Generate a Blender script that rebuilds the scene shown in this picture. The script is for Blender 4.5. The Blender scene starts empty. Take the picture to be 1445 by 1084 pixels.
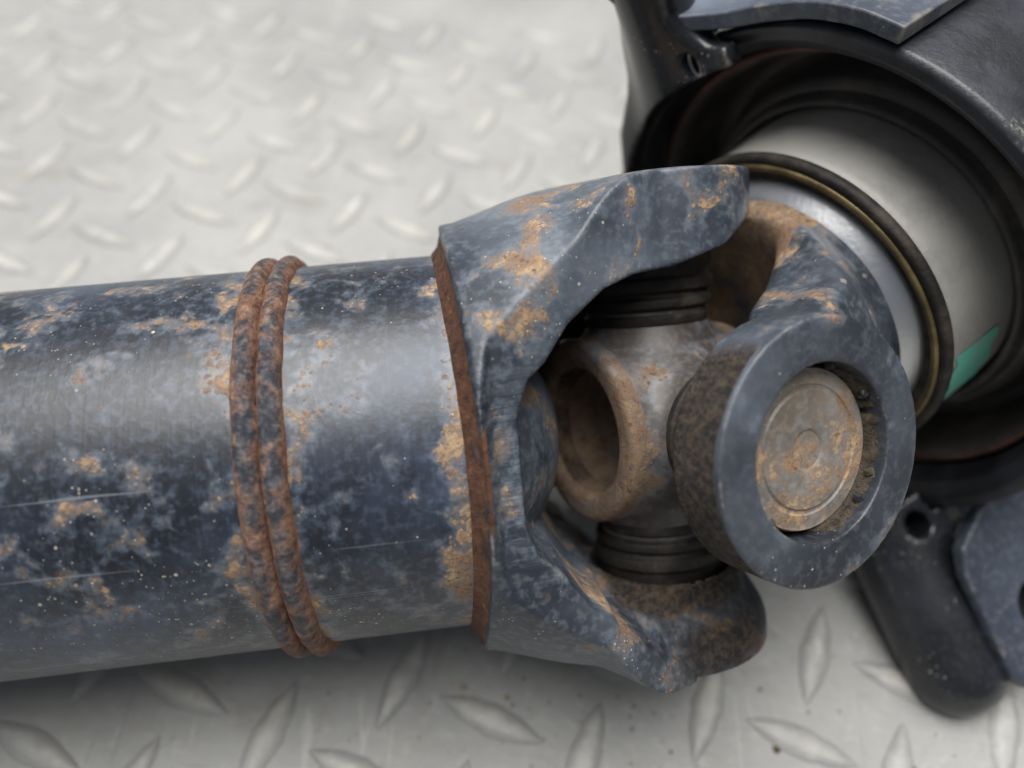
import bpy, math
import numpy as np
from mathutils import Matrix, Vector, noise

P = 0.03                      # one pitch of the checker plate in metres; shapes below are in pitches
sc = bpy.context.scene
rng = np.random.default_rng(7)

# ------------------------------------------------------------------ camera, sky, sun, exposure
PITCH, ROLL, CAM_H, FPX = 0.944, 0.063, 6.034, 1114.0
FWD = np.array([0, math.cos(PITCH), -math.sin(PITCH)])
UP0 = np.array([0, math.sin(PITCH), math.cos(PITCH)])
RIGHT0 = np.array([1.0, 0, 0])
cr, sr = math.cos(ROLL), math.sin(ROLL)
cam_x = cr * RIGHT0 + sr * UP0
cam_y = -sr * RIGHT0 + cr * UP0
cd = bpy.data.cameras.new('camera'); cam = bpy.data.objects.new('camera', cd)
sc.collection.objects.link(cam); sc.camera = cam
m = Matrix.Identity(4)
for i in range(3):
    m[i][0] = cam_x[i]; m[i][1] = cam_y[i]; m[i][2] = -FWD[i]
m[2][3] = CAM_H * P
cam.matrix_world = m
cd.sensor_width = 36.0; cd.lens = 36.0 * FPX / 1445.0
cd.clip_start = 0.005; cd.clip_end = 100.0
cd.dof.use_dof = True; cd.dof.focus_distance = 4.15 * P; cd.dof.aperture_fstop = 8.0

SUN_EL, SUN_AZ = math.radians(79), math.radians(116)      # azimuth from +X towards +Y
w = bpy.data.worlds.new('World'); sc.world = w; w.use_nodes = True
nt = w.node_tree
sky = nt.nodes.new('ShaderNodeTexSky'); sky.sky_type = 'NISHITA'; sky.sun_disc = False
sky.sun_elevation = SUN_EL; sky.sun_rotation = math.pi / 2 - SUN_AZ
sky.air_density = 1.0; sky.dust_density = 4.0; sky.ozone_density = 1.0
hs = nt.nodes.new('ShaderNodeHueSaturation'); hs.inputs['Saturation'].default_value = .35   # thin overcast: a nearly white sky
nt.links.new(sky.outputs[0], hs.inputs['Color']); nt.links.new(hs.outputs[0], nt.nodes['Background'].inputs[0])
nt.nodes['Background'].inputs[1].default_value = 0.05
sd = bpy.data.lights.new('sun', 'SUN'); sd.energy = 4.9; sd.angle = math.radians(56); sd.color = (1, 0.985, 0.965)
sun = bpy.data.objects.new('sun', sd); sc.collection.objects.link(sun)
sdir = Vector((math.cos(SUN_EL) * math.cos(SUN_AZ), math.cos(SUN_EL) * math.sin(SUN_AZ), math.sin(SUN_EL)))
sun.rotation_euler = sdir.to_track_quat('Z', 'Y').to_euler()
sc.view_settings.view_transform = 'Standard'; sc.view_settings.look = 'None'
sc.view_settings.gamma = 1.0; sc.view_settings.exposure = 0.20

# ------------------------------------------------------------------ frames (pitches)
def unit(v): v = np.asarray(v, float); return v / np.linalg.norm(v)
S = np.array([.903, 2.829, 1.865])                       # centre of the joint
A1 = unit([0.98409, 0.17492, 0.0311])                    # tube axis, towards the joint
az, el = math.radians(43), math.radians(4)
A2 = np.array([math.cos(el) * math.cos(az), math.cos(el) * math.sin(az), math.sin(el)])
_v = unit(np.array([0, 0, 1.0]) - A1 * A1[2]); _w = np.cross(_v, A1)
PSI = math.radians(44)
P1 = math.sin(PSI) * _v + math.cos(PSI) * _w             # pin axis of the tube yoke
P2 = unit(np.cross(P1, A2)); P2 = P2 if P2 @ FWD < 0 else -P2   # pin axis of the stub yoke
NN = np.cross(P2, P1)                                    # bore axis of the cross
def frame(x, z, o=S):
    y = np.cross(z, x); mm = Matrix.Identity(4)
    for i in range(3):
        mm[i][0] = x[i]; mm[i][1] = y[i]; mm[i][2] = z[i]; mm[i][3] = o[i] * P
    return mm
F_TUBE = frame(A1, P1)
F_STUB = frame(A2, P2)
F_CROSS = frame(NN, P1)
EH = unit(np.cross([0, 0, 1.0], A2)); EV = np.cross(A2, EH)
def ear_frame(deg):
    a = math.radians(deg); e1 = math.cos(a) * EH + math.sin(a) * EV
    return frame(e1, A2)                                 # x along the ear, z along the shaft
F_RING = ear_frame(30)                                   # local y = A2 x E1 = E2 (up side of the ears)

# ------------------------------------------------------------------ material kit
def lin(r, g, b):
    f = lambda c: (c / 12.92 if c <= .04045 else ((c + .055) / 1.055) ** 2.4)
    return (f(r / 255), f(g / 255), f(b / 255), 1)
class NT:
    def __init__(s, name):
        s.m = bpy.data.materials.new(name); s.m.use_nodes = True; s.t = s.m.node_tree
        s.b = s.t.nodes['Principled BSDF']
        tc = s.t.nodes.new('ShaderNodeTexCoord'); mp = s.t.nodes.new('ShaderNodeMapping')
        mp.inputs['Scale'].default_value = (1 / P,) * 3
        s.t.links.new(tc.outputs['Object'], mp.inputs[0]); s.co = mp.outputs[0]
    def L(s, a, b): s.t.links.new(a, b)
    def val(s, x, sock):
        if hasattr(x, 'links') or hasattr(x, 'is_linked'): s.L(x, sock)
        else: sock.default_value = x
    def off(s, o, scale=(1, 1, 1)):
        mp = s.t.nodes.new('ShaderNodeMapping'); mp.inputs['Location'].default_value = o; mp.inputs['Scale'].default_value = scale
        s.L(s.co, mp.inputs[0]); return mp.outputs[0]
    def noise(s, scale, detail=4, rough=.55, dist=0, co=None):
        n = s.t.nodes.new('ShaderNodeTexNoise'); n.inputs['Scale'].default_value = scale
        n.inputs['Detail'].default_value = detail; n.inputs['Roughness'].default_value = rough
        n.inputs['Distortion'].default_value = dist; s.L(co or s.co, n.inputs['Vector']); return n.outputs[0]
    def voro(s, scale, co=None, rnd=1.0):
        n = s.t.nodes.new('ShaderNodeTexVoronoi'); n.inputs['Scale'].default_value = scale
        n.inputs['Randomness'].default_value = rnd
        s.L(co or s.co, n.inputs['Vector']); return n.outputs['Distance'], n.outputs['Color']
    def math(s, op, a, b=0.0, c=None):
        n = s.t.nodes.new('ShaderNodeMath'); n.operation = op
        s.val(a, n.inputs[0]); s.val(b, n.inputs[1])
        if c is not None: s.val(c, n.inputs[2])
        return n.outputs[0]
    def step(s, x, a, b, lo=0.0, hi=1.0):
        n = s.t.nodes.new('ShaderNodeMapRange'); n.interpolation_type = 'SMOOTHSTEP'
        s.val(x, n.inputs[0]); n.inputs[1].default_value = a; n.inputs[2].default_value = b
        n.inputs[3].default_value = lo; n.inputs[4].default_value = hi; return n.outputs[0]
    def mix(s, f, a, b):
        n = s.t.nodes.new('ShaderNodeMix'); n.data_type = 'RGBA'
        s.val(f, n.inputs[0]); s.val(a, n.inputs[6]); s.val(b, n.inputs[7]); return n.outputs[2]
    def attr(s, name):
        n = s.t.nodes.new('ShaderNodeAttribute'); n.attribute_name = name; return n.outputs['Fac']
    def sep(s, col):
        n = s.t.nodes.new('ShaderNodeSeparateColor'); s.L(col, n.inputs[0]); return n.outputs
    def sepxyz(s):
        n = s.t.nodes.new('ShaderNodeSeparateXYZ'); s.L(s.co, n.inputs[0]); return n.outputs
    def point(s):
        n = s.t.nodes.new('ShaderNodeNewGeometry'); return n.outputs['Pointiness']
    def bump(s, h, dist, strength=1.0):
        n = s.t.nodes.new('ShaderNodeBump'); n.inputs['Distance'].default_value = dist * P; n.inputs['Strength'].default_value = strength
        s.L(h, n.inputs['Height']); s.L(n.outputs[0], s.b.inputs['Normal'])
    def out(s, color, rough, metal=0.0, spec=.5):
        s.val(color, s.b.inputs['Base Color']); s.val(rough, s.b.inputs['Roughness'])
        s.val(metal, s.b.inputs['Metallic']); s.b.inputs['Specular IOR Level'].default_value = spec
        return s.m

RUST_D, RUST_M, RUST_L = lin(92, 66, 50), lin(138, 106, 76), lin(176, 148, 112)

def rusty_paint(name, dark, chalk, chalk_amt=.5, rust=.5, seed=0.0, specks=1.0, streak=False, rough=.42, spot=3.2, pits=.02, marks=False, deep=1.0, spec=.5, clus=.6):
    k = NT(name); base = k.off((seed, seed * 1.7, seed * .6))
    big = k.noise(.6, 5, .55, .3, base); mid = k.noise(2.2, 6, .6, .2, base); fine = k.noise(22, 5, .6, 0, base)
    cl = k.math('ADD', k.math('MULTIPLY', big, .82), k.math('MULTIPLY', mid, .18))
    chalkm = k.step(cl, .56 - .32 * chalk_amt, .86 - .28 * chalk_amt)
    col = k.mix(chalkm, dark, chalk)
    col = k.mix(k.math('MULTIPLY', k.step(fine, .46, .66), .30), col, (chalk[0] * 1.2, chalk[1] * 1.15, chalk[2] * 1.05, 1))
    h = k.math('MULTIPLY', fine, .10)
    if streak:                                            # scuffs along the tube, fine turning marks round it
        sf = k.noise(1.0, 5, .65, .3, k.off((seed + 3, 1, 2), (.5, 7, 7)))
        sfm = k.math('MULTIPLY', k.step(sf, .60, .68), k.step(big, .50, .62))
        col = k.mix(k.math('MULTIPLY', sfm, .45), col, (dark[0] * .45, dark[1] * .45, dark[2] * .45, 1))
        sf2 = k.noise(1.0, 3, .6, .2, k.off((seed + 13, 4, 2), (.35, 22, 22)))
        col = k.mix(k.math('MULTIPLY', k.step(sf2, .68, .74), .35), col, lin(150, 156, 164))
        st = k.noise(1.0, 3, .7, 0, k.off((seed, 0, 0), (60, 1.2, 1.2)))
        col = k.mix(k.math('MULTIPLY', k.step(st, .5, .75), .16), col, chalk)
        h = k.math('ADD', h, k.math('MULTIPLY', st, .03))
    # rust that breaks out as clusters of small grains, with a pale stain round each cluster
    clu = k.noise(.8, 3, .6, .6, k.off((seed + 9.1, 3.3, seed)))
    sp = k.noise(spot, 4, .58, .3, k.off((seed - 4, seed + 2, 7.7)))
    r = k.math('ADD', k.math('ADD', sp, k.math('MULTIPLY', k.math('SUBTRACT', clu, .5), clus)), k.math('MULTIPLY', k.attr('rust'), .5))
    thr = .76 - .22 * rust
    rn = k.noise(30, 6, .72, 0, base)
    dens = k.math('SUBTRACT', r, thr)
    wob = k.math('MULTIPLY', k.math('SUBTRACT', rn, .5), .7)
    rm = k.step(dens, .24, .40)
    for sv, kk in ((9, 4.2), (17, 4.0), (30, 3.6)):
        vd, vc = k.voro(sv, k.off((seed * .3, sv, 1))); vr = k.sep(vc)
        rad = k.math('MULTIPLY', dens, k.math('MULTIPLY', k.math('ADD', vr[0], .25), kk))
        g = k.step(k.math('SUBTRACT', rad, k.math('ADD', vd, wob)), -.16, .22)
        rm = k.math('MAXIMUM', rm, k.math('MULTIPLY', g, k.step(dens, .0, .05)))
    hole = k.step(k.noise(26, 5, .7, .2, k.off((seed + 2, 1, 9))), .50, .62)
    rm = k.math('MULTIPLY', rm, k.math('SUBTRACT', 1.0, k.math('MULTIPLY', hole, .75)))
    halo = k.math('MULTIPLY', k.step(dens, -.07, .06), k.step(fine, .25, .6))
    col = k.mix(k.math('MULTIPLY', halo, .26), col, lin(128, 142, 156))
    col = k.mix(k.math('MULTIPLY', k.step(dens, .0, .16), .42), col, lin(134, 112, 90))
    rt = k.noise(6, 5, .65, .2, base)
    rc = k.mix(k.step(rn, .32, .50), RUST_D, RUST_M); rc = k.mix(k.step(rt, .42, .66), rc, RUST_L)
    rc = k.mix(k.step(rn, .54, .64), rc, lin(74, 56, 46))
    if deep < 1: rc = k.mix(1 - deep, rc, lin(58, 40, 31))
    col = k.mix(k.math('MULTIPLY', rm, .80), col, rc)
    # small round pits scattered about
    vd, vc = k.voro(7.5, base); vr = k.sep(vc)
    pit = k.math('MULTIPLY', k.step(k.math('ADD', vd, k.math('MULTIPLY', fine, .25)), .30, .20), k.step(vr[0], .80, .82))
    col = k.mix(k.math('MULTIPLY', pit, k.math('MULTIPLY', rn, .9)), col, RUST_D)
    # pale dust specks
    if specks:
        patch = k.step(k.noise(1.1, 3, .6, 0, k.off((seed + 31, 5, 2))), .44, .70, .0, 1.0)
        for sv, amt, mx in ((34, .10, .34), (70, .16, .42)):
            vd2, vc2 = k.voro(sv, k.off((seed + sv, 2, 4))); vr2 = k.sep(vc2)
            cut = k.math('SUBTRACT', 1.0, k.math('MULTIPLY', k.math('ADD', k.math('MULTIPLY', patch, patch), .02), amt * specks))
            rad = k.math('MULTIPLY', vr2[2], mx)
            on = k.math('MULTIPLY', k.math('GREATER_THAN', vr2[1], cut), k.step(k.math('SUBTRACT', k.math('ADD', vd2, k.math('MULTIPLY', k.math('SUBTRACT', fine, .5), .5)), rad), .06, -.02))
            col = k.mix(k.math('MULTIPLY', on, k.math('ADD', .35, k.math('MULTIPLY', vr2[0], .5))), col, lin(186, 180, 164))
            h = k.math('ADD', h, k.math('MULTIPLY', on, .3))
    dm = k.step(k.math('ADD', k.attr('dirt'), k.math('MULTIPLY', k.math('SUBTRACT', mid, .5), .8)), .35, .7)
    dn = k.noise(24, 7, .78, 0, base)
    dc = k.mix(k.step(dn, .40, .66), lin(32, 28, 25), lin(108, 92, 74))
    col = k.mix(k.math('MULTIPLY', dm, .9), col, dc)
    # worn edges
    ed = k.step(k.math('ADD', k.point(), k.math('MULTIPLY', k.math('SUBTRACT', k.noise(7, 6, .7, 0, base), .5), .16)), .545, .585)
    col = k.mix(k.math('MULTIPLY', ed, .5), col, lin(150, 142, 130))
    if marks:
        mk = k.noise(1.0, 4, .6, .15, k.off((1, 2, 3), (2.6, 2.6, 20)))
        mm_ = k.math('MULTIPLY', k.attr('marks'), k.step(mk, .38, .62))
        h = k.math('ADD', h, k.math('MULTIPLY', mm_, .16))
        col = k.mix(k.math('MULTIPLY', mm_, .14), col, chalk)
    rr = k.math('MAXIMUM', rm, dm)
    h = k.math('ADD', h, k.math('MULTIPLY', rm, k.math('MULTIPLY', rn, .30)))
    h = k.math('ADD', h, k.math('MULTIPLY', dm, k.math('MULTIPLY', dn, 4.0)))
    k.bump(h, pits, .9)
    ro = k.math('ADD', k.math('ADD', rough, k.math('MULTIPLY', chalkm, .10)), k.math('MULTIPLY', rr, .45))
    return k.out(col, k.math('MINIMUM', ro, .95), 0.0, spec)

DARK, CHALK = lin(40, 48, 62), lin(104, 122, 144)
M = {}
M['tube'] = rusty_paint('tube_paint', lin(22, 26, 34), lin(76, 89, 110), .27, .86, 1.3, 1.1, True, .38, 5.6, spec=.6, clus=.42)
M['yoke'] = rusty_paint('yoke_paint', lin(34, 40, 50), lin(104, 112, 122), .40, .96, 6.2, .9, False, .42, 3.3, .02, True)
M['stub'] = rusty_paint('stub_yoke_paint', lin(32, 36, 43), lin(84, 91, 101), .44, .94, 11.7, .6, False, .42, 3.0, .022)
M['cross'] = rusty_paint('cross_metal', lin(60, 54, 50), lin(106, 102, 101), .5, .70, 17.0, .4, False, .45, 3.0, .02, False, .55)
M['cup'] = rusty_paint('cup_metal', lin(100, 92, 82), lin(150, 140, 126), .6, 1.2, 23.0, .4, False, .42, 2.6, .014)

def plain_rust(name, a, b, c, grey=None, amt=.4, seed=0, bd=.04):
    k = NT(name); base = k.off((seed, seed, seed))
    n = k.noise(16, 7, .75, 0, base); n2 = k.noise(5.5, 9, .78, .6, base)
    col = k.mix(k.step(n, .34, .52), a, b); col = k.mix(k.step(n, .52, .72), col, c)
    ro = .92
    if grey:
        gm = k.step(n2, .62 - .3 * amt, .70 - .3 * amt)
        col = k.mix(gm, col, k.mix(k.step(n, .4, .6), grey, (grey[0] * 1.9, grey[1] * 1.9, grey[2] * 1.9, 1)))
        ro = k.math('SUBTRACT', .92, k.math('MULTIPLY', gm, .4))
    k.bump(n, bd, 1.0)
    return k.out(col, ro, 0, .35)
def bead_material():
    k = NT('weld_bead_metal'); n = k.noise(18, 7, .75); n2 = k.noise(4.5, 8, .75, .5); n3 = k.noise(1.3, 3, .5)
    mask = k.math('ADD', k.math('ADD', k.math('MULTIPLY', n2, .8), k.math('MULTIPLY', n3, .35)), k.math('MULTIPLY', k.attr('edge'), .24))
    m_ = k.step(k.math('ADD', mask, k.math('MULTIPLY', k.math('SUBTRACT', n, .5), .3)), .51, .68)
    paint = k.mix(k.step(n, .4, .65), lin(48, 52, 60), lin(100, 100, 104))
    rust = k.mix(k.step(n, .34, .5), lin(84, 58, 46), lin(130, 94, 74)); rust = k.mix(k.step(n, .5, .68), rust, lin(170, 134, 106))
    col = k.mix(k.math('MULTIPLY', m_, .9), paint, rust)
    col = k.mix(k.math('MULTIPLY', k.step(k.attr('edge'), .6, 1.0), .6), col, lin(146, 96, 62))
    k.bump(n, .028, 1.0)
    return k.out(col, k.math('ADD', .5, k.math('MULTIPLY', m_, .4)), 0, .4)
M['bead'] = bead_material()
M['fillet'] = plain_rust('fillet_rust', lin(62, 42, 32), lin(98, 66, 50), lin(132, 96, 72), lin(44, 42, 44), .30, 5.0, .03)
M['dirt'] = plain_rust('caked_dirt', lin(40, 36, 31), lin(86, 77, 64), lin(124, 113, 96), None, 0, 8.0, .05)
M['dryrust'] = plain_rust('dusty_rust', lin(70, 52, 42), lin(112, 88, 70), lin(146, 116, 90), lin(90, 92, 96), .3, 9.0, .02)

def simple(name, col, rough, metal=0, var=.25, scale=3, bump=.006, spec=.5, col2=None, thr=(.45, .7), seed=0):
    k = NT(name); base = k.off((seed, seed, 0)); n = k.noise(scale, 6, .62, .2, base); f = k.noise(24, 4, .6, 0, base)
    c2 = col2 or tuple(min(1, x * (1 + var * 2)) for x in col[:3]) + (1,)
    c = k.mix(k.step(n, *thr), col, c2)
    k.bump(f, bump, .6)
    return k.out(c, k.math('ADD', rough - .06, k.math('MULTIPLY', n, .16)), metal, spec)
M['black'] = rusty_paint('black_bracket_paint', lin(24, 26, 30), lin(52, 55, 61), .42, .10, 41.0, 1.0, False, .25, 3.0, .006, spec=.6)
M['plate'] = rusty_paint('mount_plate_paint', lin(50, 56, 67), lin(100, 109, 122), .5, .02, 31.0, .8, False, .4, 3.0, .012)
M['rubber'] = simple('black_rubber', lin(66, 63, 61), .56, 0, .3, 2.0, .01, .5, lin(94, 89, 84))
M['rubber_brown'] = simple('dusty_rubber_lip', lin(84, 62, 54), .65, 0, .3, 3.0, .01, .4, lin(128, 92, 78))
M['seal'] = simple('seal_rubber', lin(36, 33, 30), .62, 0, .3, 4, .015, .35, lin(70, 63, 55))
M['gold'] = simple('brass_tinted_lip', lin(96, 84, 56), .42, .55, .3, 3, .01, .5, lin(140, 124, 86))
M['shield'] = simple('grey_shield', lin(158, 156, 151), .5, .1, .1, 2.2, .008, .5, lin(176, 174, 167), (.34, .6))
M['silver'] = simple('bright_steel', lin(200, 202, 206), .36, .9, .1, 4, .004, .5, lin(205, 205, 205))
M['green'] = simple('green_paint', lin(120, 206, 182), .6, 0, .15, 7, .01, .4, lin(150, 176, 166), (.50, .72))
M['grit'] = simple('grit', lin(70, 60, 48), .9, 0, .3, 2.5, .01, .3, lin(156, 138, 104), (.42, .6))
M['darksteel'] = simple('dark_steel', lin(50, 50, 54), .5, .2, .3, 3, .01)

def floor_material(name, worn):
    k = NT(name)
    g = k.t.nodes.new('ShaderNodeNewGeometry'); mp = k.t.nodes.new('ShaderNodeMapping')
    mp.inputs['Scale'].default_value = (1 / P,) * 3; k.L(g.outputs['Position'], mp.inputs[0]); k.co = mp.outputs[0]
    n = k.noise(.45, 6, .6, .3); f = k.noise(9, 7, .68); f2 = k.noise(2.4, 6, .65, .5, k.off((3, 8, 1)))
    col = k.mix(k.step(n, .35, .65), lin(137, 137, 135), lin(152, 152, 148))
    col = k.mix(k.math('MULTIPLY', k.step(f2, .55, .75), .45), col, lin(140, 134, 122))
    col = k.mix(k.math('MULTIPLY', k.step(f, .50, .72), .30), col, lin(186, 185, 181))
    # scuffs and drips
    sc1 = k.noise(1.0, 4, .6, 1.2, k.off((0, 0, 0), (7, .9, 1)))
    col = k.mix(k.math('MULTIPLY', k.step(sc1, .64, .70), .30), col, lin(196, 194, 188))
    for o_, sc_, a_ in (((2, 7, 0), (16, .8, 1), .28), ((9, 1, 0), (.7, 20, 1), .22)):
        ln = k.noise(1.0, 3, .55, 1.6, k.off(o_, sc_))
        col = k.mix(k.math('MULTIPLY', k.step(ln, .66, .69), a_), col, lin(96, 92, 84))
    gm = k.noise(1.1, 7, .7, .8, k.off((11, 2, 6)))
    col = k.mix(k.math('MULTIPLY', k.step(gm, .54, .72), .38), col, lin(112, 106, 94))
    vd, vc = k.voro(7); vr = k.sep(vc)
    dot = k.math('MULTIPLY', k.step(k.math('ADD', vd, k.math('MULTIPLY', f, .3)), .30, .22), k.step(vr[0], .93, .94))
    col = k.mix(k.math('MULTIPLY', dot, .75), col, lin(92, 88, 82))
    if worn:
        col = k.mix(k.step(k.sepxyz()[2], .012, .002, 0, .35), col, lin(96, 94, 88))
        wn = k.noise(2.6, 6, .65, .4, k.off((5, 1, 4)))
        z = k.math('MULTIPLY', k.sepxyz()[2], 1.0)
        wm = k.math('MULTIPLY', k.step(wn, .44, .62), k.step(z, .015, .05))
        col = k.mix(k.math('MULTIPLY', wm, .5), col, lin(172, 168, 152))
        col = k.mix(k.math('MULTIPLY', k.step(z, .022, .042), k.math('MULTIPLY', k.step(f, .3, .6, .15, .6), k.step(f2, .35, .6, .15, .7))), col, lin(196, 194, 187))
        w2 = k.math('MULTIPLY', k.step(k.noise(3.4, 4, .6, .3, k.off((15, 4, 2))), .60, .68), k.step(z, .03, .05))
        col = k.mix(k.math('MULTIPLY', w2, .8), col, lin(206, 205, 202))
        ro = k.math('SUBTRACT', k.math('ADD', .36, k.math('MULTIPLY', f, .18)), k.math('MULTIPLY', w2, .12))
        k.bump(k.math('ADD', f, k.math('MULTIPLY', f2, .6)), .014, .9)
        return k.out(col, ro, k.math('MULTIPLY', w2, .6))
    k.bump(k.math('ADD', f, k.math('ADD', f2, k.math('MULTIPLY', dot, .8))), .016, .8)
    return k.out(col, k.math('ADD', .40, k.math('MULTIPLY', f, .22)))
M['floor'] = floor_material('floor_paint', False)
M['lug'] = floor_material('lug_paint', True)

# ------------------------------------------------------------------ mesh kit
def link_mesh(name, verts, faces, mat, parent=None, mw=None, attrs=None, smooth=True):
    me = bpy.data.meshes.new(name)
    me.from_pydata((np.asarray(verts, float) * P).tolist(), [], faces.tolist() if hasattr(faces, 'tolist') else faces)
    me.materials.append(mat)
    if smooth: me.polygons.foreach_set('use_smooth', np.ones(len(me.polygons), bool))
    for n, v in (attrs or {}).items():
        a = me.attributes.new(n, 'FLOAT', 'POINT'); a.data.foreach_set('value', np.asarray(v, np.float32))
    me.update()
    o = bpy.data.objects.new(name, me); sc.collection.objects.link(o)
    place(o, parent, mw); return o
WORLD = {}
def place(o, parent, mw):
    mw = mw or Matrix.Identity(4); WORLD[o] = mw
    o.parent = parent
    o.matrix_local = (WORLD[parent].inverted() @ mw) if parent else mw
def thing(name, label, cat, loc):
    o = bpy.data.objects.new(name, None); o.empty_display_size = .01; sc.collection.objects.link(o)
    o['label'] = label; o['category'] = cat; place(o, None, Matrix.Translation(Vector(loc) * P)); return o

def lathe(name, prof, mat, parent, mw, axis='x', seg=160, closed=True, jitter=None, attrs=None, sharp=None):
    """prof: list of (along, radius); revolved about the local axis, closed loop of profile points."""
    prof = np.array(prof, float); n = len(prof); th = np.linspace(0, 2 * np.pi, seg, endpoint=False)
    a = np.repeat(prof[None, :, 0], seg, 0); r = np.repeat(prof[None, :, 1], seg, 0); T = np.repeat(th[:, None], n, 1)
    if jitter: a, r = jitter(a, r, T)
    c, s_ = r * np.cos(T), r * np.sin(T)
    V = {'x': np.stack([a, c, s_], -1), 'z': np.stack([c, s_, a], -1)}[axis].reshape(-1, 3)
    F = []
    nn = n if closed else n - 1
    for i in range(seg):
        j = (i + 1) % seg
        for q in range(nn):
            p2 = (q + 1) % n
            f = [i * n + q, i * n + p2, j * n + p2, j * n + q]
            F.append(f if axis == 'z' else f[::1])
    at = {k2: v(V, T.reshape(-1)) for k2, v in (attrs or {}).items()}
    o = link_mesh(name, V, F, mat, parent, mw, at)
    fix_normals(o); split_sharp(o)
    return o
def fix_normals(o):
    import bmesh
    b = bmesh.new(); b.from_mesh(o.data)
    bmesh.ops.remove_doubles(b, verts=b.verts, dist=1e-7)
    bmesh.ops.recalc_face_normals(b, faces=b.faces); b.to_mesh(o.data); b.free()
def split_sharp(o, deg=38):
    o.data.set_sharp_from_angle(angle=math.radians(deg))
def rounded(pts, r=.02, n=3):
    """round the corners of a closed profile."""
    pts = [np.array(p, float) for p in pts]; out = []
    for i in range(len(pts)):
        a, b, c = pts[i - 1], pts[i], pts[(i + 1) % len(pts)]
        da, dc = np.linalg.norm(a - b), np.linalg.norm(c - b); rr = min(r, da * .45, dc * .45)
        p0 = b + (a - b) / da * rr; p1 = b + (c - b) / dc * rr
        for t in np.linspace(0, 1, n + 1): out.append(tuple((1 - t) ** 2 * p0 + 2 * t * (1 - t) * b + t * t * p1))
    return out

def smin(a, b, k): h = np.clip(.5 + .5 * (b - a) / k, 0, 1); return b * (1 - h) + a * h - k * h * (1 - h)
def smax(a, b, k): return -smin(-a, -b, k)
def poly2(px, py, pts):
    pts = np.array(pts, float); d = np.full(px.shape, 1e9); s = np.ones(px.shape); n = len(pts)
    for i in range(n):
        a, b = pts[i], pts[i - 1]; ex, ey = b - a; wx, wy = px - a[0], py - a[1]
        t = np.clip((wx * ex + wy * ey) / (ex * ex + ey * ey), 0, 1)
        d = np.minimum(d, (wx - ex * t) ** 2 + (wy - ey * t) ** 2)
        c1, c2, c3 = py >= a[1], py < b[1], ex * wy > ey * wx
        s = np.where((c1 & c2 & c3) | (~c1 & ~c2 & ~c3), -s, s)
    return s * np.sqrt(d)
def capsule(X, Y, Z, a, b, ra, rb):
    a, b = np.array(a, float), np.array(b, float); d = b - a
    t = np.clip(((X - a[0]) * d[0] + (Y - a[1]) * d[1] + (Z - a[2]) * d[2]) / (d @ d), 0, 1)
    return np.sqrt((X - a[0] - t * d[0]) ** 2 + (Y - a[1] - t * d[1]) ** 2 + (Z - a[2] - t * d[2]) ** 2) - (ra + (rb - ra) * t)

def nets(F, lo, h):
    """naive surface nets on a grid of distances; quads facing outwards."""
    nx, ny, nz = F.shape; ins = F < 0
    cnt = np.zeros((nx - 1, ny - 1, nz - 1), np.float32); pos = np.zeros((nx - 1, ny - 1, nz - 1, 3), np.float32)
    for ax in range(3):
        o1, o2 = [a for a in range(3) if a != ax]
        sl0 = [slice(None)] * 3; sl1 = [slice(None)] * 3
        sl0[ax] = slice(0, -1); sl1[ax] = slice(1, None)
        f0, f1 = F[tuple(sl0)], F[tuple(sl1)]
        cross = ins[tuple(sl0)] != ins[tuple(sl1)]
        t = np.where(cross, f0 / np.where(cross, f0 - f1, 1), 0).astype(np.float32)
        for u in (0, 1):
            for v in (0, 1):
                s = [slice(None)] * 3
                s[o1] = slice(u, F.shape[o1] - 1 + u); s[o2] = slice(v, F.shape[o2] - 1 + v)
                c = cross[tuple(s)]; cnt += c
                pos[..., ax] += np.where(c, t[tuple(s)], 0); pos[..., o1] += c * u; pos[..., o2] += c * v
    act = cnt > 0; idx = np.full(act.shape, -1, np.int64); idx[act] = np.arange(act.sum())
    ijk = np.argwhere(act); V = (ijk + pos[act] / cnt[act][:, None]) * h + np.array(lo)
    Q = []
    for ax in range(3):
        o1, o2 = [(1, 2), (2, 0), (0, 1)][ax]
        sl0 = [slice(None)] * 3; sl1 = [slice(None)] * 3
        sl0[ax] = slice(0, -1); sl1[ax] = slice(1, None)
        a, b = ins[tuple(sl0)], ins[tuple(sl1)]
        for flip, mk in ((False, a & ~b), (True, ~a & b)):
            e = np.argwhere(mk); e = e[(e[:, o1] > 0) & (e[:, o2] > 0) & (e[:, o1] < F.shape[o1] - 1) & (e[:, o2] < F.shape[o2] - 1)]
            def at(d1, d2):
                q = e.copy(); q[:, o1] += d1; q[:, o2] += d2; return idx[q[:, 0], q[:, 1], q[:, 2]]
            q = np.stack([at(-1, -1), at(0, -1), at(0, 0), at(-1, 0)], 1)
            Q.append(q[:, ::-1] if flip else q)
    return V, np.concatenate(Q)
def sdf_part(name, fn, lo, hi, h, mat, parent, mw, attrs=None):
    ax = [np.arange(lo[i], hi[i] + h, h) for i in range(3)]
    X, Y, Z = np.meshgrid(*ax, indexing='ij')
    V, Q = nets(fn(X, Y, Z), lo, h)
    at = {k2: v(V[:, 0], V[:, 1], V[:, 2]) for k2, v in (attrs or {}).items()}
    return link_mesh(name, V, Q, mat, parent, mw, at)
def sst(x, a, b): t = np.clip((x - a) / (b - a), 0, 1); return t * t * (3 - 2 * t)

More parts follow.
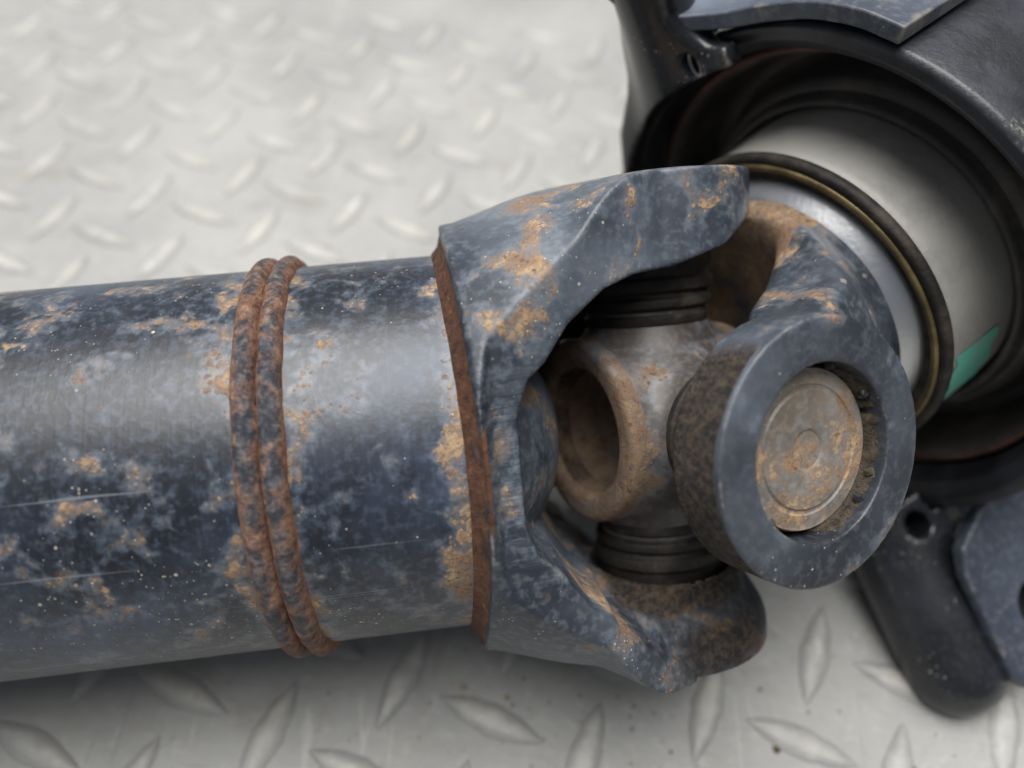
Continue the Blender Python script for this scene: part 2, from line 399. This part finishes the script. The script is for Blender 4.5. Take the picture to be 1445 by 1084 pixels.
# ------------------------------------------------------------------ floor with raised lugs
fl = link_mesh('floor', [(-60, -40, 0), (60, -40, 0), (60, 80, 0), (-60, 80, 0)], [[0, 1, 2, 3]], M['floor'])
fl['kind'] = 'structure'; fl['label'] = 'grey painted checker plate floor under the drive shaft'
LUG_L, LUG_W, LUG_H = .84, .180, .042
def lug_mesh(seed):
    r = np.random.default_rng(seed); nu, nv = 13, 7; V = []; Fc = []
    for i in range(nu):
        u = -1 + 2 * i / (nu - 1); wd = LUG_W / 2 * (1 - abs(u) ** 1.9) * (1 + .05 * r.normal()) + .004
        for j in range(nv):
            v = -1 + 2 * j / (nv - 1); e = abs(v)
            top = LUG_H * (1 - e ** 3.2) * (1 - abs(u) ** 3.5) ** .9 * (1 + .05 * r.normal())
            flare = 1.0 + .28 * e ** 4
            V.append((u * LUG_L / 2, v * wd * flare, top if e < .99 and abs(u) < .99 else -.004))
    for i in range(nu - 1):
        for j in range(nv - 1):
            a = i * nv + j; Fc.append([a, a + nv, a + nv + 1, a + 1])
    return V, Fc
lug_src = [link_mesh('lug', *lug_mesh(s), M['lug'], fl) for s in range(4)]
LAZ, LOX, LOY = .445, 1.906, 11.764
lc, ls = math.cos(LAZ), math.sin(LAZ)
def lat(i, j):
    a, b = i - LOX, -(j - LOY); return np.array([lc * a - ls * b, ls * a + lc * b, 0.0])
def proj(p):
    d = p - np.array([0, 0, CAM_H]); z = d @ FWD; u = FPX * (d @ RIGHT0) / z; v = -FPX * (d @ UP0) / z
    return 722.5 + cr * u - sr * v, 542 + sr * u + cr * v, z
spots = []
for i2 in range(-40, 60):
    for j2 in range(-40, 60):
        if (i2 - j2) % 2: continue
        i, j = i2 / 2, j2 / 2
        p = lat(i, j); x, y, z = proj(p)
        if z > 1 and -260 < x < 1700 and -260 < y < 1400:
            spots.append((z, p, LAZ + (math.pi / 4 if i2 % 2 == 0 else -math.pi / 4)))
spots.sort(key=lambda t: t[0]); spots = spots[:298]
for n, (z, p, a) in enumerate(spots):
    src = lug_src[n % 4]
    o = src if n < 4 else src.copy()
    if n >= 4: sc.collection.objects.link(o)
    mw = Matrix.Translation(Vector(p + np.append(rng.normal(0, .02, 2), 0.0)) * P) @ Matrix.Rotation(a + rng.normal(0, .025) + (math.pi if rng.random() < .5 else 0), 4, 'Z')
    place(o, fl, mw)

# flakes of rust and grit fallen on the plate round the joint
gr = np.random.default_rng(21); V = []; Fc = []
for i in range(420):
    if i < 260: c = np.array([gr.normal(.9, 1.3), gr.normal(1.3, .8)])
    else: c = np.array([gr.uniform(-4, 4), gr.uniform(.6, 7)])
    z0 = 0.004; r0 = gr.uniform(.004, .014) * (1 + (gr.random() < .08) * 1.4); a0 = gr.uniform(0, 6.28); b0 = len(V)
    for q in range(5):
        a = a0 + q * 1.2566; V.append((c[0] + r0 * gr.uniform(.6, 1.3) * math.cos(a), c[1] + r0 * gr.uniform(.6, 1.3) * math.sin(a), z0))
    V.append((c[0], c[1], z0 + r0 * gr.uniform(.5, 1.1)))
    Fc += [[b0 + q, b0 + (q + 1) % 5, b0 + 5] for q in range(5)]
grit = link_mesh('grit', V, Fc, M['grit'], None, None, smooth=False)
grit['kind'] = 'stuff'; grit['label'] = 'rust flakes and grit fallen on the checker plate'; grit['category'] = 'grit'

# ------------------------------------------------------------------ the drive shaft
shaft = thing('drive_shaft', 'rust-spotted dark blue drive shaft with a universal joint, lying across the checker plate', 'drive shaft', (S[0], S[1], 0))
TR = 1.128
def nz(V, sx, sy=None, o=0.0):
    return np.array([noise.noise(Vector((float(v[0]) * sx + o, float(v[1]) * (sy or sx), float(v[2]) * (sy or sx)))) for v in V])
prof = [(-9, TR - .07)] + [(x, TR) for x in np.linspace(-9, -1.12, 60)] + [(-1.12, TR - .07)]
def rust_tube(V, T):
    x = V[:, 0]; r = .45 * np.exp(-np.abs(x + 1.24) / .07) + .30 * np.exp(-np.abs(x + 2.33) / .04) + .34 * np.exp(-np.abs(x + 2.03) / .06)
    return r
tube = lathe('tube', prof, M['tube'], shaft, F_TUBE, 'x', 192, attrs={'rust': rust_tube, 'dirt': lambda V, T: np.zeros(len(V))})
def bead(xc, wd, ht, seed):
    prof = [(xc + wd * math.cos(a), TR - .02 + ht * math.sin(a)) for a in np.linspace(0, math.pi, 11)]
    def jit(a, r, T):
        k = np.array([noise.noise(Vector((math.cos(t) * 5, math.sin(t) * 5, seed))) for t in T[:, 0]])[:, None]
        k2 = np.array([noise.noise(Vector((math.cos(t) * 30, math.sin(t) * 30, seed + 4))) for t in T[:, 0]])[:, None]
        sc_ = 1 + .05 * k + .06 * k2
        return xc + .008 * k + (a - xc) * sc_, TR - .02 + (r - TR + .02) * sc_
    return lathe('weld_bead', prof, M['bead'], tube, F_TUBE, 'x', 320, jitter=jit, attrs={'edge': lambda V, T: np.clip(np.abs(V[:, 0] - xc) / wd, 0, 1) ** 3})
bead(-2.248, .066, .088, 1.0); bead(-2.124, .066, .092, 7.0)

# tube yoke
RL, BR, EI, EO = 1.285, .65, .87, 1.45
def lipx(y): return -1.235 + .10 * np.clip(np.abs(y) / RL, 0, 1) ** 2
def yoke1(X, Y, Z):
    pr = np.interp(X, [-1.4, -1.15, -1.0, -.88, -.76, -.64, -.5, -.2, .8], [1.27, 1.295, 1.34, 1.378, 1.412, 1.438, 1.455, 1.465, 1.46])
    pw = 2 + 2.8 * sst(X, -.62, .12)
    L = (np.abs(Y) ** pw + np.abs(Z - .015) ** pw) ** (1 / pw) - pr
    half = [(-1.6, 1.5), (-1.17, 1.32), (-1.06, 1.13), (-.78, 1.05), (-.42, .86), (-.05, BR)]
    out = half + [(x, -y) for x, y in half[::-1]]
    hb = [(-1.6, 1.5), (-1.17, 1.32), (-1.06, 1.17), (-.78, 1.14), (-.5, 1.05), (-.25, .90), (.0, .69)]
    kb = sst(-Z, -.25, .35)
    dxy = poly2(X, Y, out) * (1 - kb) + poly2(X, Y, hb + [(x, -y) for x, y in hb[::-1]]) * kb
    dxy = np.minimum(dxy, np.hypot(X, Y) - BR)
    d = smax(L, dxy, .010)
    d = smax(d, lipx(Y) - X, .012)
    ub = -.915
    lo_ = [(2, .89), (0, .89), (-.3, .90), (-.475, .86), (-.64, .74), (-.79, .50), (-.90, .40), (-.955, .25)]
    up_ = [(2, 1.5), (.66, 1.31), (.55, 1.2), (.32, 1.04), (0, .95), (-.24, .93), (-.43, .87), (-.645, .72), (-.79, .54), (-.88, .47), (-.945, .30)]
    u = up_ + [(x, -z) for x, z in lo_[::-1]]
    cut = poly2(X, Z, u)
    d = smax(d, -cut, .016)
    bowl = ((-Z) - (.89 + np.clip(np.hypot(X, Y) - .44, 0, .25) * 1.75 * sst(X, -.60, .04))) * .5
    bowl = np.maximum(bowl, np.maximum(-.50 - X, Z))
    d = smax(d, -bowl, .04)
    dome = (np.sqrt(((X + 1.25) / .63) ** 2 + (Y / 1.02) ** 2 + (Z / .74) ** 2) - 1) * .6
    d = smin(d, smax(dome, lipx(Y) - X, .01), .03)
    d = smax(d, -(np.hypot(X, Y) - .455), .012) if True else d
    d = np.where((np.hypot(X, Y) < .6) & (np.abs(Z) < .7), np.maximum(d, .1), d)
    # hollow towards the tube
    return d
def y1_rust(x, y, z):
    r = .55 * sst(-x, 1.10, 1.24) * 0 + .32 * np.exp(-((x + .62) / .25) ** 2 - ((z - 1.3) / .2) ** 2 - ((y + .2) / .5) ** 2)
    r += .36 * np.exp(-((x + .92) / .2) ** 2 - ((z - .62) / .33) ** 2) * (y < -.4) + .22 * np.exp(-((x + .80) / .3) ** 2 - ((z - 1.1) / .25) ** 2)
    r += .30 * np.exp(-((x + .62) / .14) ** 2 - ((z + .55) / .3) ** 2) * (y > -.9)
    r += .25 * np.exp(-((x + .3) / .35) ** 2 - ((z + .9) / .12) ** 2)
    return r
def y1_dirt(x, y, z):
    d = .55 * np.exp(-((z + 1.3) / .22) ** 2 - ((x - .2) / .5) ** 2) * (y < -.3) + .4 * np.exp(-((z + .93) / .15) ** 2 - ((x + .2) / .5) ** 2)
    d = d + .62 * np.exp(-((z + .92) / .12) ** 2) * sst(x, -.55, -.2) + .18 * sst(-z, .7, 1.2) * sst(x, -.7, .2)
    return d
yk = sdf_part('tube_yoke', yoke1, (-1.4, -1.5, -1.6), (.8, 1.5, 1.6), .017, M['yoke'], shaft, F_TUBE, {'rust': y1_rust, 'dirt': y1_dirt, 'marks': lambda x, y, z: sst(-y, .95, 1.08) * (x > -1.2) * sst(-np.abs(z), -.75, -.35)})
def fil(a, r, T):
    y = r * np.cos(T); lx = lipx(y)
    k = np.array([noise.noise(Vector((math.cos(t) * 9, math.sin(t) * 9, 3.0))) for t in T[:, 0]])[:, None]
    return a + lx + .004 * k * (a < -.03), r
lathe('weld_fillet', [(-.062, TR - .03), (-.058, TR + .008), (-.02, TR + .05), (.008, RL - .012), (.03, RL - .02), (.03, TR - .03)], M['fillet'], yk, F_TUBE, 'x', 240, jitter=fil)

# cross (spider) with its seals
TRN = .335
def spider(X, Y, Z):
    core = smax(np.hypot(Y, Z) - .56, np.abs(X) - .56, .05)
    d = core
    for a, b in ((Z, Y), (Y, Z)):
        rr = np.hypot(X, b); aa = np.abs(a)
        cone = smax(rr - np.interp(aa, [0, .35, .62, 1.3], [.52, .47, TRN + .03, TRN + .03]), aa - 1.15, .01)
        d = smin(d, cone, .09)
    hole = smax(np.hypot(Y, Z) - (.355 + .06 * np.clip(np.abs(X) - .44, 0, 1) / .12), .24 - np.abs(X), .10)
    return smax(d, -hole, .03)
def sp_rust(x, y, z):
    rr = np.hypot(y, z); return .34 * (np.abs(x) > .46) * sst(rr, .70, .5) + .5 * (rr < .45) * (np.abs(x) < .55) + .25 * sst(np.abs(x), .2, .45) * (rr < .62) + .2 * sst(y, .0, .4) * (np.abs(z) < .5)
cx = sdf_part('joint_cross', spider, (-.7, -1.3, -1.3), (.7, 1.3, 1.3), .02, M['cross'], shaft, F_CROSS, {'rust': sp_rust, 'dirt': lambda x, y, z: .25 * ((np.hypot(y, z) < .44) & (np.abs(x) < .5)) + .25 * sst(np.hypot(y, z), .75, .5) * (np.abs(x) > .4)})
sealp = rounded([(.60, .30), (.60, .37), (.66, .385), (.675, .36), (.70, .365), (.71, .40), (.76, .405), (.775, .375), (.80, .38), (.81, .415), (.875, .42), (.89, .40), (1.12, .405), (1.13, .30)], .012, 2)
for mz in (Matrix.Identity(4), Matrix.Rotation(math.pi, 4, 'X'), Matrix.Rotation(-math.pi / 2, 4, 'X'), Matrix.Rotation(math.pi / 2, 4, 'X')):
    lathe('seal', sealp, M['seal'], cx, F_CROSS @ mz, 'z', 96)

# bearing cups (in both yokes), face recessed in the bore
def cup(parent, fr, face):
    f = face
    pr = [(f - .18, 0.0), (f - .18, .435), (f - .10, .43), (f - .03, .422), (f - .006, .41), (f + .002, .335), (f - .006, .325), (f - .006, .312), (f + .004, .300),
          (f + .006, .115), (f + .002, .105), (f - .006, .095), (f - .006, .08), (f - .012, .02), (f - .012, 0.0)]
    return lathe('bearing_cup', pr, M['cup'], parent, fr, 'z', 120, attrs={'rust': lambda V, T: .14 * (np.hypot(V[:, 0], V[:, 1]) > .3) + .10 * (np.hypot(V[:, 0], V[:, 1]) < .13), 'dirt': lambda V, T: .35 * (np.hypot(V[:, 0], V[:, 1]) > .4)})
FLIP = Matrix.Rotation(math.pi, 4, 'X')
cup(yk, F_TUBE, 1.27); cup(yk, F_TUBE @ FLIP, 1.27)

# stub yoke
SO, SI, SB = 1.37, .88, .675
def yoke2(X, Y, Z):
    aZ, aY = np.abs(Z), np.abs(Y)
    boss = smax(np.hypot(X, Y) - SB, np.abs(aZ - (SO + 1.04) / 2) - (SO - 1.04) / 2, .008)
    prof = [(0, 1.0), (0, SO - .06), (.40, SO - .06), (.72, SO - .20), (1.0, 1.02), (1.2, .86), (1.5, .86), (1.5, 0), (1.10, 0), (1.10, .28), (1.04, .42), (.88, .52), (.6, .64), (.35, .78), (.15, .96)]
    arm = poly2(X, aZ, prof)
    wid = aY - np.interp(X, [0, .35, .65, .95, 1.2, 1.5], [SB - .03, .60, .57, .64, .80, .86])
    arm = smax(arm, wid, .12)
    arm = smax(arm, np.hypot(Y, Z) - np.interp(X, [.5, .9, 1.2, 1.3], [1.6, 1.12, .86, .84]), .06)
    base = smax(np.hypot(Y, Z) - .865, np.abs(X - 1.20) - .10, .04)
    d = smin(smin(arm, boss, .03), base, .10)
    bore = smax(np.hypot(X, Y) - .448, .5 - aZ, .01)
    d = smax(d, -bore, .012)
    return d
def y2_dirt(x, y, z):
    rr = np.hypot(x, y); return .75 * (rr > SB - .06) * (z > .8) * sst(SO - z, .0, .05) * sst(-x - .25 * y, -.35, .15)
def y2_rust(x, y, z):
    r = .40 * (x > .8) * (np.abs(z) < .6) * (x < 1.15)
    r = r + .30 * np.exp(-((z) / .4) ** 2) * (x < .9) * (x > .6) + .5 * np.exp(-((x - 1.18) / .14) ** 2) * sst(y, .5, .75) * (np.abs(z) < .6)
    r += .35 * (z < -.2) * (x < .8) + .06 * (np.hypot(x, y) > .6) * (z > 1.25)
    return r
y2 = sdf_part('stub_yoke', yoke2, (-.75, -1.0, -1.45), (1.6, 1.0, 1.45), .0145, M['stub'], shaft, F_STUB, {'rust': y2_rust, 'dirt': y2_dirt})
cup(y2, F_STUB, 1.255); cup(y2, F_STUB @ FLIP, 1.215)
# caked dirt and staking marks in the visible bore
def crumb(name, ang, rad, wdt, dep, ht, zz, mat, seed):
    r = np.random.default_rng(seed); n, q = 7, 4; V = []; Fc = []
    for i in range(n):
        a = ang + (i / (n - 1) - .5) * wdt
        e = math.sin(math.pi * (i + .3) / (n - .4)) ** .6
        for jx, (dr, dz) in enumerate(((0, 0), (-dep * e, 0), (-dep * .8 * e, ht * e), (0, ht * 1.1 * e))):
            rr = rad + dr + r.normal(0, .006); V.append((rr * math.cos(a), rr * math.sin(a), zz + dz + r.normal(0, .006)))
    for i in range(n - 1):
        for jx in range(q):
            Fc.append([i * q + jx, i * q + (jx + 1) % q, (i + 1) * q + (jx + 1) % q, (i + 1) * q + jx])
    Fc += [[3, 2, 1, 0], [(n - 1) * q + t for t in range(4)]]
    o = link_mesh(name, V, Fc, mat, y2, F_STUB); fix_normals(o); split_sharp(o, 60); return o
def crust():
    r = np.random.default_rng(5); n, q = 90, 6; V = []; Fc = []
    for i in range(n):
        a = math.radians(-110 + 150 * i / (n - 1)); e = min(1, i / 6, (n - 1 - i) / 6)
        lump = .5 + .5 * noise.noise(Vector((a * 7, 2.0, 0))); gap = 1 if noise.noise(Vector((a * 4.3, 9.0, 0))) > -.28 else .35
        for jx in range(q):
            u = jx / (q - 1); dz = .13 * gap * (.35 + lump) * (1 - u) ** .7 * e
            V.append(((.452 - u * .045) * math.cos(a), (.452 - u * .045) * math.sin(a), 1.205 + dz + r.normal(0, .006) * e))
        V.append((.41 * math.cos(a), .41 * math.sin(a), 1.15)); V.append((.452 * math.cos(a), .452 * math.sin(a), 1.15))
    q += 2
    for i in range(n - 1):
        for jx in range(q): Fc.append([i * q + jx, i * q + (jx + 1) % q, (i + 1) * q + (jx + 1) % q, (i + 1) * q + jx])
    Fc += [[t for t in range(q)][::-1], [(n - 1) * q + t for t in range(q)]]
    o = link_mesh('dirt_crust', V, Fc, M['dirt'], y2, F_STUB); fix_normals(o)
crust()
for i, a in enumerate(np.radians([-50, 8, 48, 92, 200, 290])):
    crumb('stake_mark', a, .452, .14, .05, .03, 1.285, M['darksteel'] if i % 2 else M['dirt'], 40 + i)

# collar, seal and shield on the stub shaft
F_AX = F_STUB
lathe('stub_collar', rounded([(1.22, .80), (1.26, .875), (1.36, .955), (1.38, .965), (1.46, .965), (1.46, .80)], .02), M['silver'], shaft, F_AX, 'x', 160)
ds = lathe('dust_seal', rounded([(1.39, .93), (1.345, 1.06), (1.325, 1.10), (1.33, 1.135), (1.36, 1.15), (1.40, 1.14), (1.43, 1.10), (1.46, .90)], .018), M['seal'], shaft, F_AX, 'x', 200)
lathe('seal_lip', rounded([(1.355, 1.025), (1.315, 1.045), (1.308, 1.07), (1.325, 1.09), (1.37, 1.06)], .01), M['gold'], ds, F_AX, 'x', 200)
lathe('stub_shaft', [(1.5, 0), (1.5, .7), (4.6, .7), (4.6, 0)], M['darksteel'], shaft, F_AX, 'x', 96)

# ------------------------------------------------------------------ the centre bearing support
bs = thing('bearing_support', 'black stamped steel bearing bracket with a rubber ring around the shaft end', 'bearing bracket', (S + 2.0 * A2) * np.array([1, 1, 0]))
shd = lathe('bearing_shield', rounded([(1.42, .9), (1.42, 1.08), (1.47, 1.115), (1.9, 1.14), (2.55, 1.15), (2.62, 1.15), (2.62, .9)], .03), M['shield'], bs, F_AX, 'x', 200)
rub = [(2.62, 1.12), (2.15, 1.15), (2.02, 1.16), (1.97, 1.175), (1.96, 1.20), (1.98, 1.225), (2.06, 1.25), (2.06, 1.27), (2.09, 1.32), (2.24, 1.36), (2.34, 1.42), (2.30, 1.50), (2.06, 1.545), (1.92, 1.55),
       (1.86, 1.57), (1.84, 1.60), (1.88, 1.63), (1.93, 1.66), (1.90, 1.72), (2.55, 1.76), (2.75, 1.6), (2.75, 1.14)]
lathe('rubber_ring', rounded(rub, .03, 2), M['rubber'], bs, F_AX, 'x', 200)
lathe('rubber_lip', rounded([(1.835, 1.58), (1.822, 1.605), (1.835, 1.632), (1.875, 1.61)], .01), M['rubber_brown'], bs, F_AX, 'x', 200)
RO = 1.86
ringp = rounded([(1.60, RO - .14), (1.56, RO - .10), (1.55, RO - .03), (1.58, RO), (1.70, RO), (1.9, RO), (2.2, RO), (2.60, RO), (2.60, RO - .06), (1.68, RO - .06), (1.66, RO - .12), (1.80, RO - .18), (1.80, RO - .22), (1.64, RO - .18)], .012, 2)
_wp = S + 1.72 * A2 + RO * (-.42 * EH + .907 * EV) - S
WEAR_AT = np.array([_wp @ A2, _wp @ np.cross(P2, A2), _wp @ P2])
def ring_material():
    k = NT('worn_black_housing'); f = k.noise(24, 5, .7); n = k.noise(2.2, 6, .6, .3); c = k.noise(17, 8, .8)
    col = k.mix(k.step(n, .4, .65), lin(24, 26, 30), lin(48, 51, 57))
    wm = k.step(k.math('ADD', c, k.math('MULTIPLY', k.math('SUBTRACT', k.attr('wear'), .5), .36)), .585, .66)
    col = k.mix(wm, col, lin(140, 139, 132))
    k.bump(k.math('ADD', f, k.math('MULTIPLY', wm, -1.0)), .006, .7)
    return k.out(col, k.math('ADD', .30, k.math('MULTIPLY', f, .12)), k.math('MULTIPLY', wm, .5))
rg = lathe('housing_ring', ringp, ring_material(), bs, F_AX, 'x', 220, attrs={'wear': lambda V, T: (np.hypot(V[:, 1], V[:, 2]) > RO - .04) * (.22 * np.exp(-((V[:, 0] - 1.60) / .05) ** 2) + .62 * np.exp(-((V - WEAR_AT) ** 2).sum(1) / .30))})

# stamped body: lower and upper ears with rolled front edge (local x = ear direction, y = up side, z = shaft)
def sheet_low(X, Y, Z):
    roll = capsule(X, Y, Z, (-1.55, -.62, 1.62), (-2.95, -.36, 1.10), .40, .36)
    end = np.sqrt((X + 2.55) ** 2 + ((Z - 1.5) / 1.3) ** 2) - 1.2
    tray = smax(np.abs(Y + .30) - .07, np.maximum(poly2(X, Z, [(-1.5, 1.45), (-2.0, 1.25), (-3.1, 1.0), (-3.3, 1.3), (-3.3, 2.4), (-1.5, 2.4)]), -9), .03)
    d = smin(roll, tray, .04)
    web = smax(poly2(X, Y, [(-1.2, .1), (-2.0, .0), (-2.2, -.5), (-1.9, -1.0), (-1.2, -1.45), (-.9, -1.7)]), np.abs(Z - 1.72) - .10, .04)
    d = smin(d, web, .22)
    d = smax(d, -(np.hypot(X, Y) - np.where(Z > 1.545, RO + .005, 1.70)), .015)
    d = np.where(Z < 1.545, np.maximum(d, X + 1.25), d)
    d = smax(d, -capsule(X, Y, Z, (-1.87, .05, 1.34), (-1.89, -.45, 1.47), .095, .085), .03)
    return d
sdf_part('lower_ear', sheet_low, (-3.6, -1.9, .5), (-.6, .4, 2.6), .024, M['black'], bs, F_RING)
F_UP = ear_frame(47)
def sheet_up(X, Y, Z):
    roll = capsule(X, Y, Z, (1.55, -.46, 1.58), (3.4, .36, 1.05), .20, .26)
    web = smax(poly2(X, Y, [(1.0, 1.5), (1.6, .75), (1.82, .08), (2.02, -.18), (2.6, .0), (2.45, -.30), (2.07, -.60), (1.85, -.70), (1.66, -.92), (1.49, -1.10), (1.22, -1.25), (.8, -1.72), (.3, -1.9)]), np.abs(Z - 1.55) - .13, .06)
    d = smin(roll, web, .3)
    d = smax(d, -(np.hypot(X, Y) - np.where(Z > 1.545, RO + .005, 1.665)), .015)
    d = np.where(Z < 1.545, np.maximum(d, np.maximum(.95 - X, Y - .2)), d)
    hole = np.sqrt(((X - 1.755) / .9) ** 2 + ((Y + .05) / .42) ** 2) - .10
    d = smax(d, -smax(hole, Z - 1.75, .01), .015)
    return d
sdf_part('upper_ear', sheet_up, (-.2, -2.1, .4), (3.9, 1.9, 2.1), .026, M['black'], bs, F_UP)

t_ = np.linspace(0, 2 * np.pi, 8, endpoint=False)
up_ear = [o for o in bpy.data.objects if o.name == 'upper_ear'][0]
lathe('slot_edge', [(.012 * math.sin(a), .085 + .012 * math.cos(a)) for a in t_], M['silver'], up_ear, F_UP @ Matrix.Translation(Vector((1.755, -.05, 1.42)) * P) @ Matrix.Diagonal((.9, .42, 1, 1)), 'z', 40)
# flat mounting plate on the lower ear, with bolt hole
def mplate(X, Y, Z):
    d2 = poly2(X, Z, [(-2.0, 1.72), (-2.10, 1.42), (-2.27, 1.31), (-3.02, 1.17), (-3.16, 1.21), (-3.2, 1.34), (-3.2, 2.6), (-2.0, 2.6)])
    d2 = np.maximum(d2, -(np.hypot(X + 2.80, (Z - 1.70)) - .17))
    return smax(d2, np.abs(Y - .0) - .055, .02)
sdf_part('mount_plate', mplate, (-3.4, -.2, .9), (-1.8, .2, 2.8), .02, M['plate'], bs, F_RING)
# strap plate over the top of the ring, given in (h, v) about the shaft
hv = [(.10, RO + .03), (.35, RO + .02), (.62, RO - .06), (.88, 1.66), (1.08, 1.53), (1.26, 1.45), (1.42, 1.42), (1.60, 1.44), (2.2, 1.72), (3.1, 2.2)]
hv = np.array(hv)
def ribbon(path, th, t0, t1):
    n = len(path); tg = np.gradient(path, axis=0); nrm = np.stack([-tg[:, 1], tg[:, 0]], 1); nrm /= np.linalg.norm(nrm, axis=1)[:, None]
    nrm *= np.sign((nrm * path).sum(1))[:, None]
    V = []; Fc = []
    for p, q, tf in zip(path, nrm, t0):
        for off, t in ((0, tf), (th, tf), (th, t1), (0, t1)): V.append((p[0] + q[0] * off, p[1] + q[1] * off, t))
    for i in range(n - 1):
        for jx in range(4): Fc.append([i * 4 + jx, i * 4 + (jx + 1) % 4, (i + 1) * 4 + (jx + 1) % 4, (i + 1) * 4 + jx])
    Fc += [[3, 2, 1, 0], [(n - 1) * 4 + t for t in range(4)]]
    return V, Fc
from math import cos
fine = np.stack([np.interp(np.linspace(0, 9, 60), np.arange(10), hv[:, c]) for c in (0, 1)], 1)
ker = np.ones(5) / 5
for c in (0, 1): fine[2:-2, c] = np.convolve(fine[:, c], ker, 'valid')
t0 = np.interp(np.linspace(0, 9, 60), [0, 4, 5, 6, 7, 9], [1.53, 1.50, 1.44, 1.32, 1.20, .9])
V, Fc = ribbon(fine, .10, t0, 2.32)
F_HV = frame(EH, A2)
st = link_mesh('strap_plate', V, Fc, M['plate'], bs, F_HV); fix_normals(st); split_sharp(st, 40)
bv = st.modifiers.new('bevel', 'BEVEL'); bv.width = .012 * P; bv.segments = 2; bv.limit_method = 'ANGLE'

# green paint stroke on the shield
gv = []; gf = []
for i in range(7):
    for jx in range(9):
        a = math.radians(158 + 23 * i / 6); x = 1.46 + .40 * jx / 8 + .03 * math.sin(i * 2.1) * (jx in (0, 8))
        r = 1.112 + .028 * min(1, (x - 1.47) / .43) + .008
        gv.append((x, r * math.cos(a), r * math.sin(a)))
for i in range(6):
    for jx in range(8):
        q = i * 9 + jx; gf.append([q, q + 1, q + 10, q + 9])
GREEN_ROT = Matrix.Rotation(math.radians(0), 4, 'X')
gp = link_mesh('paint_mark', gv, gf, M['green'], shd, frame(A2, EV) @ GREEN_ROT)
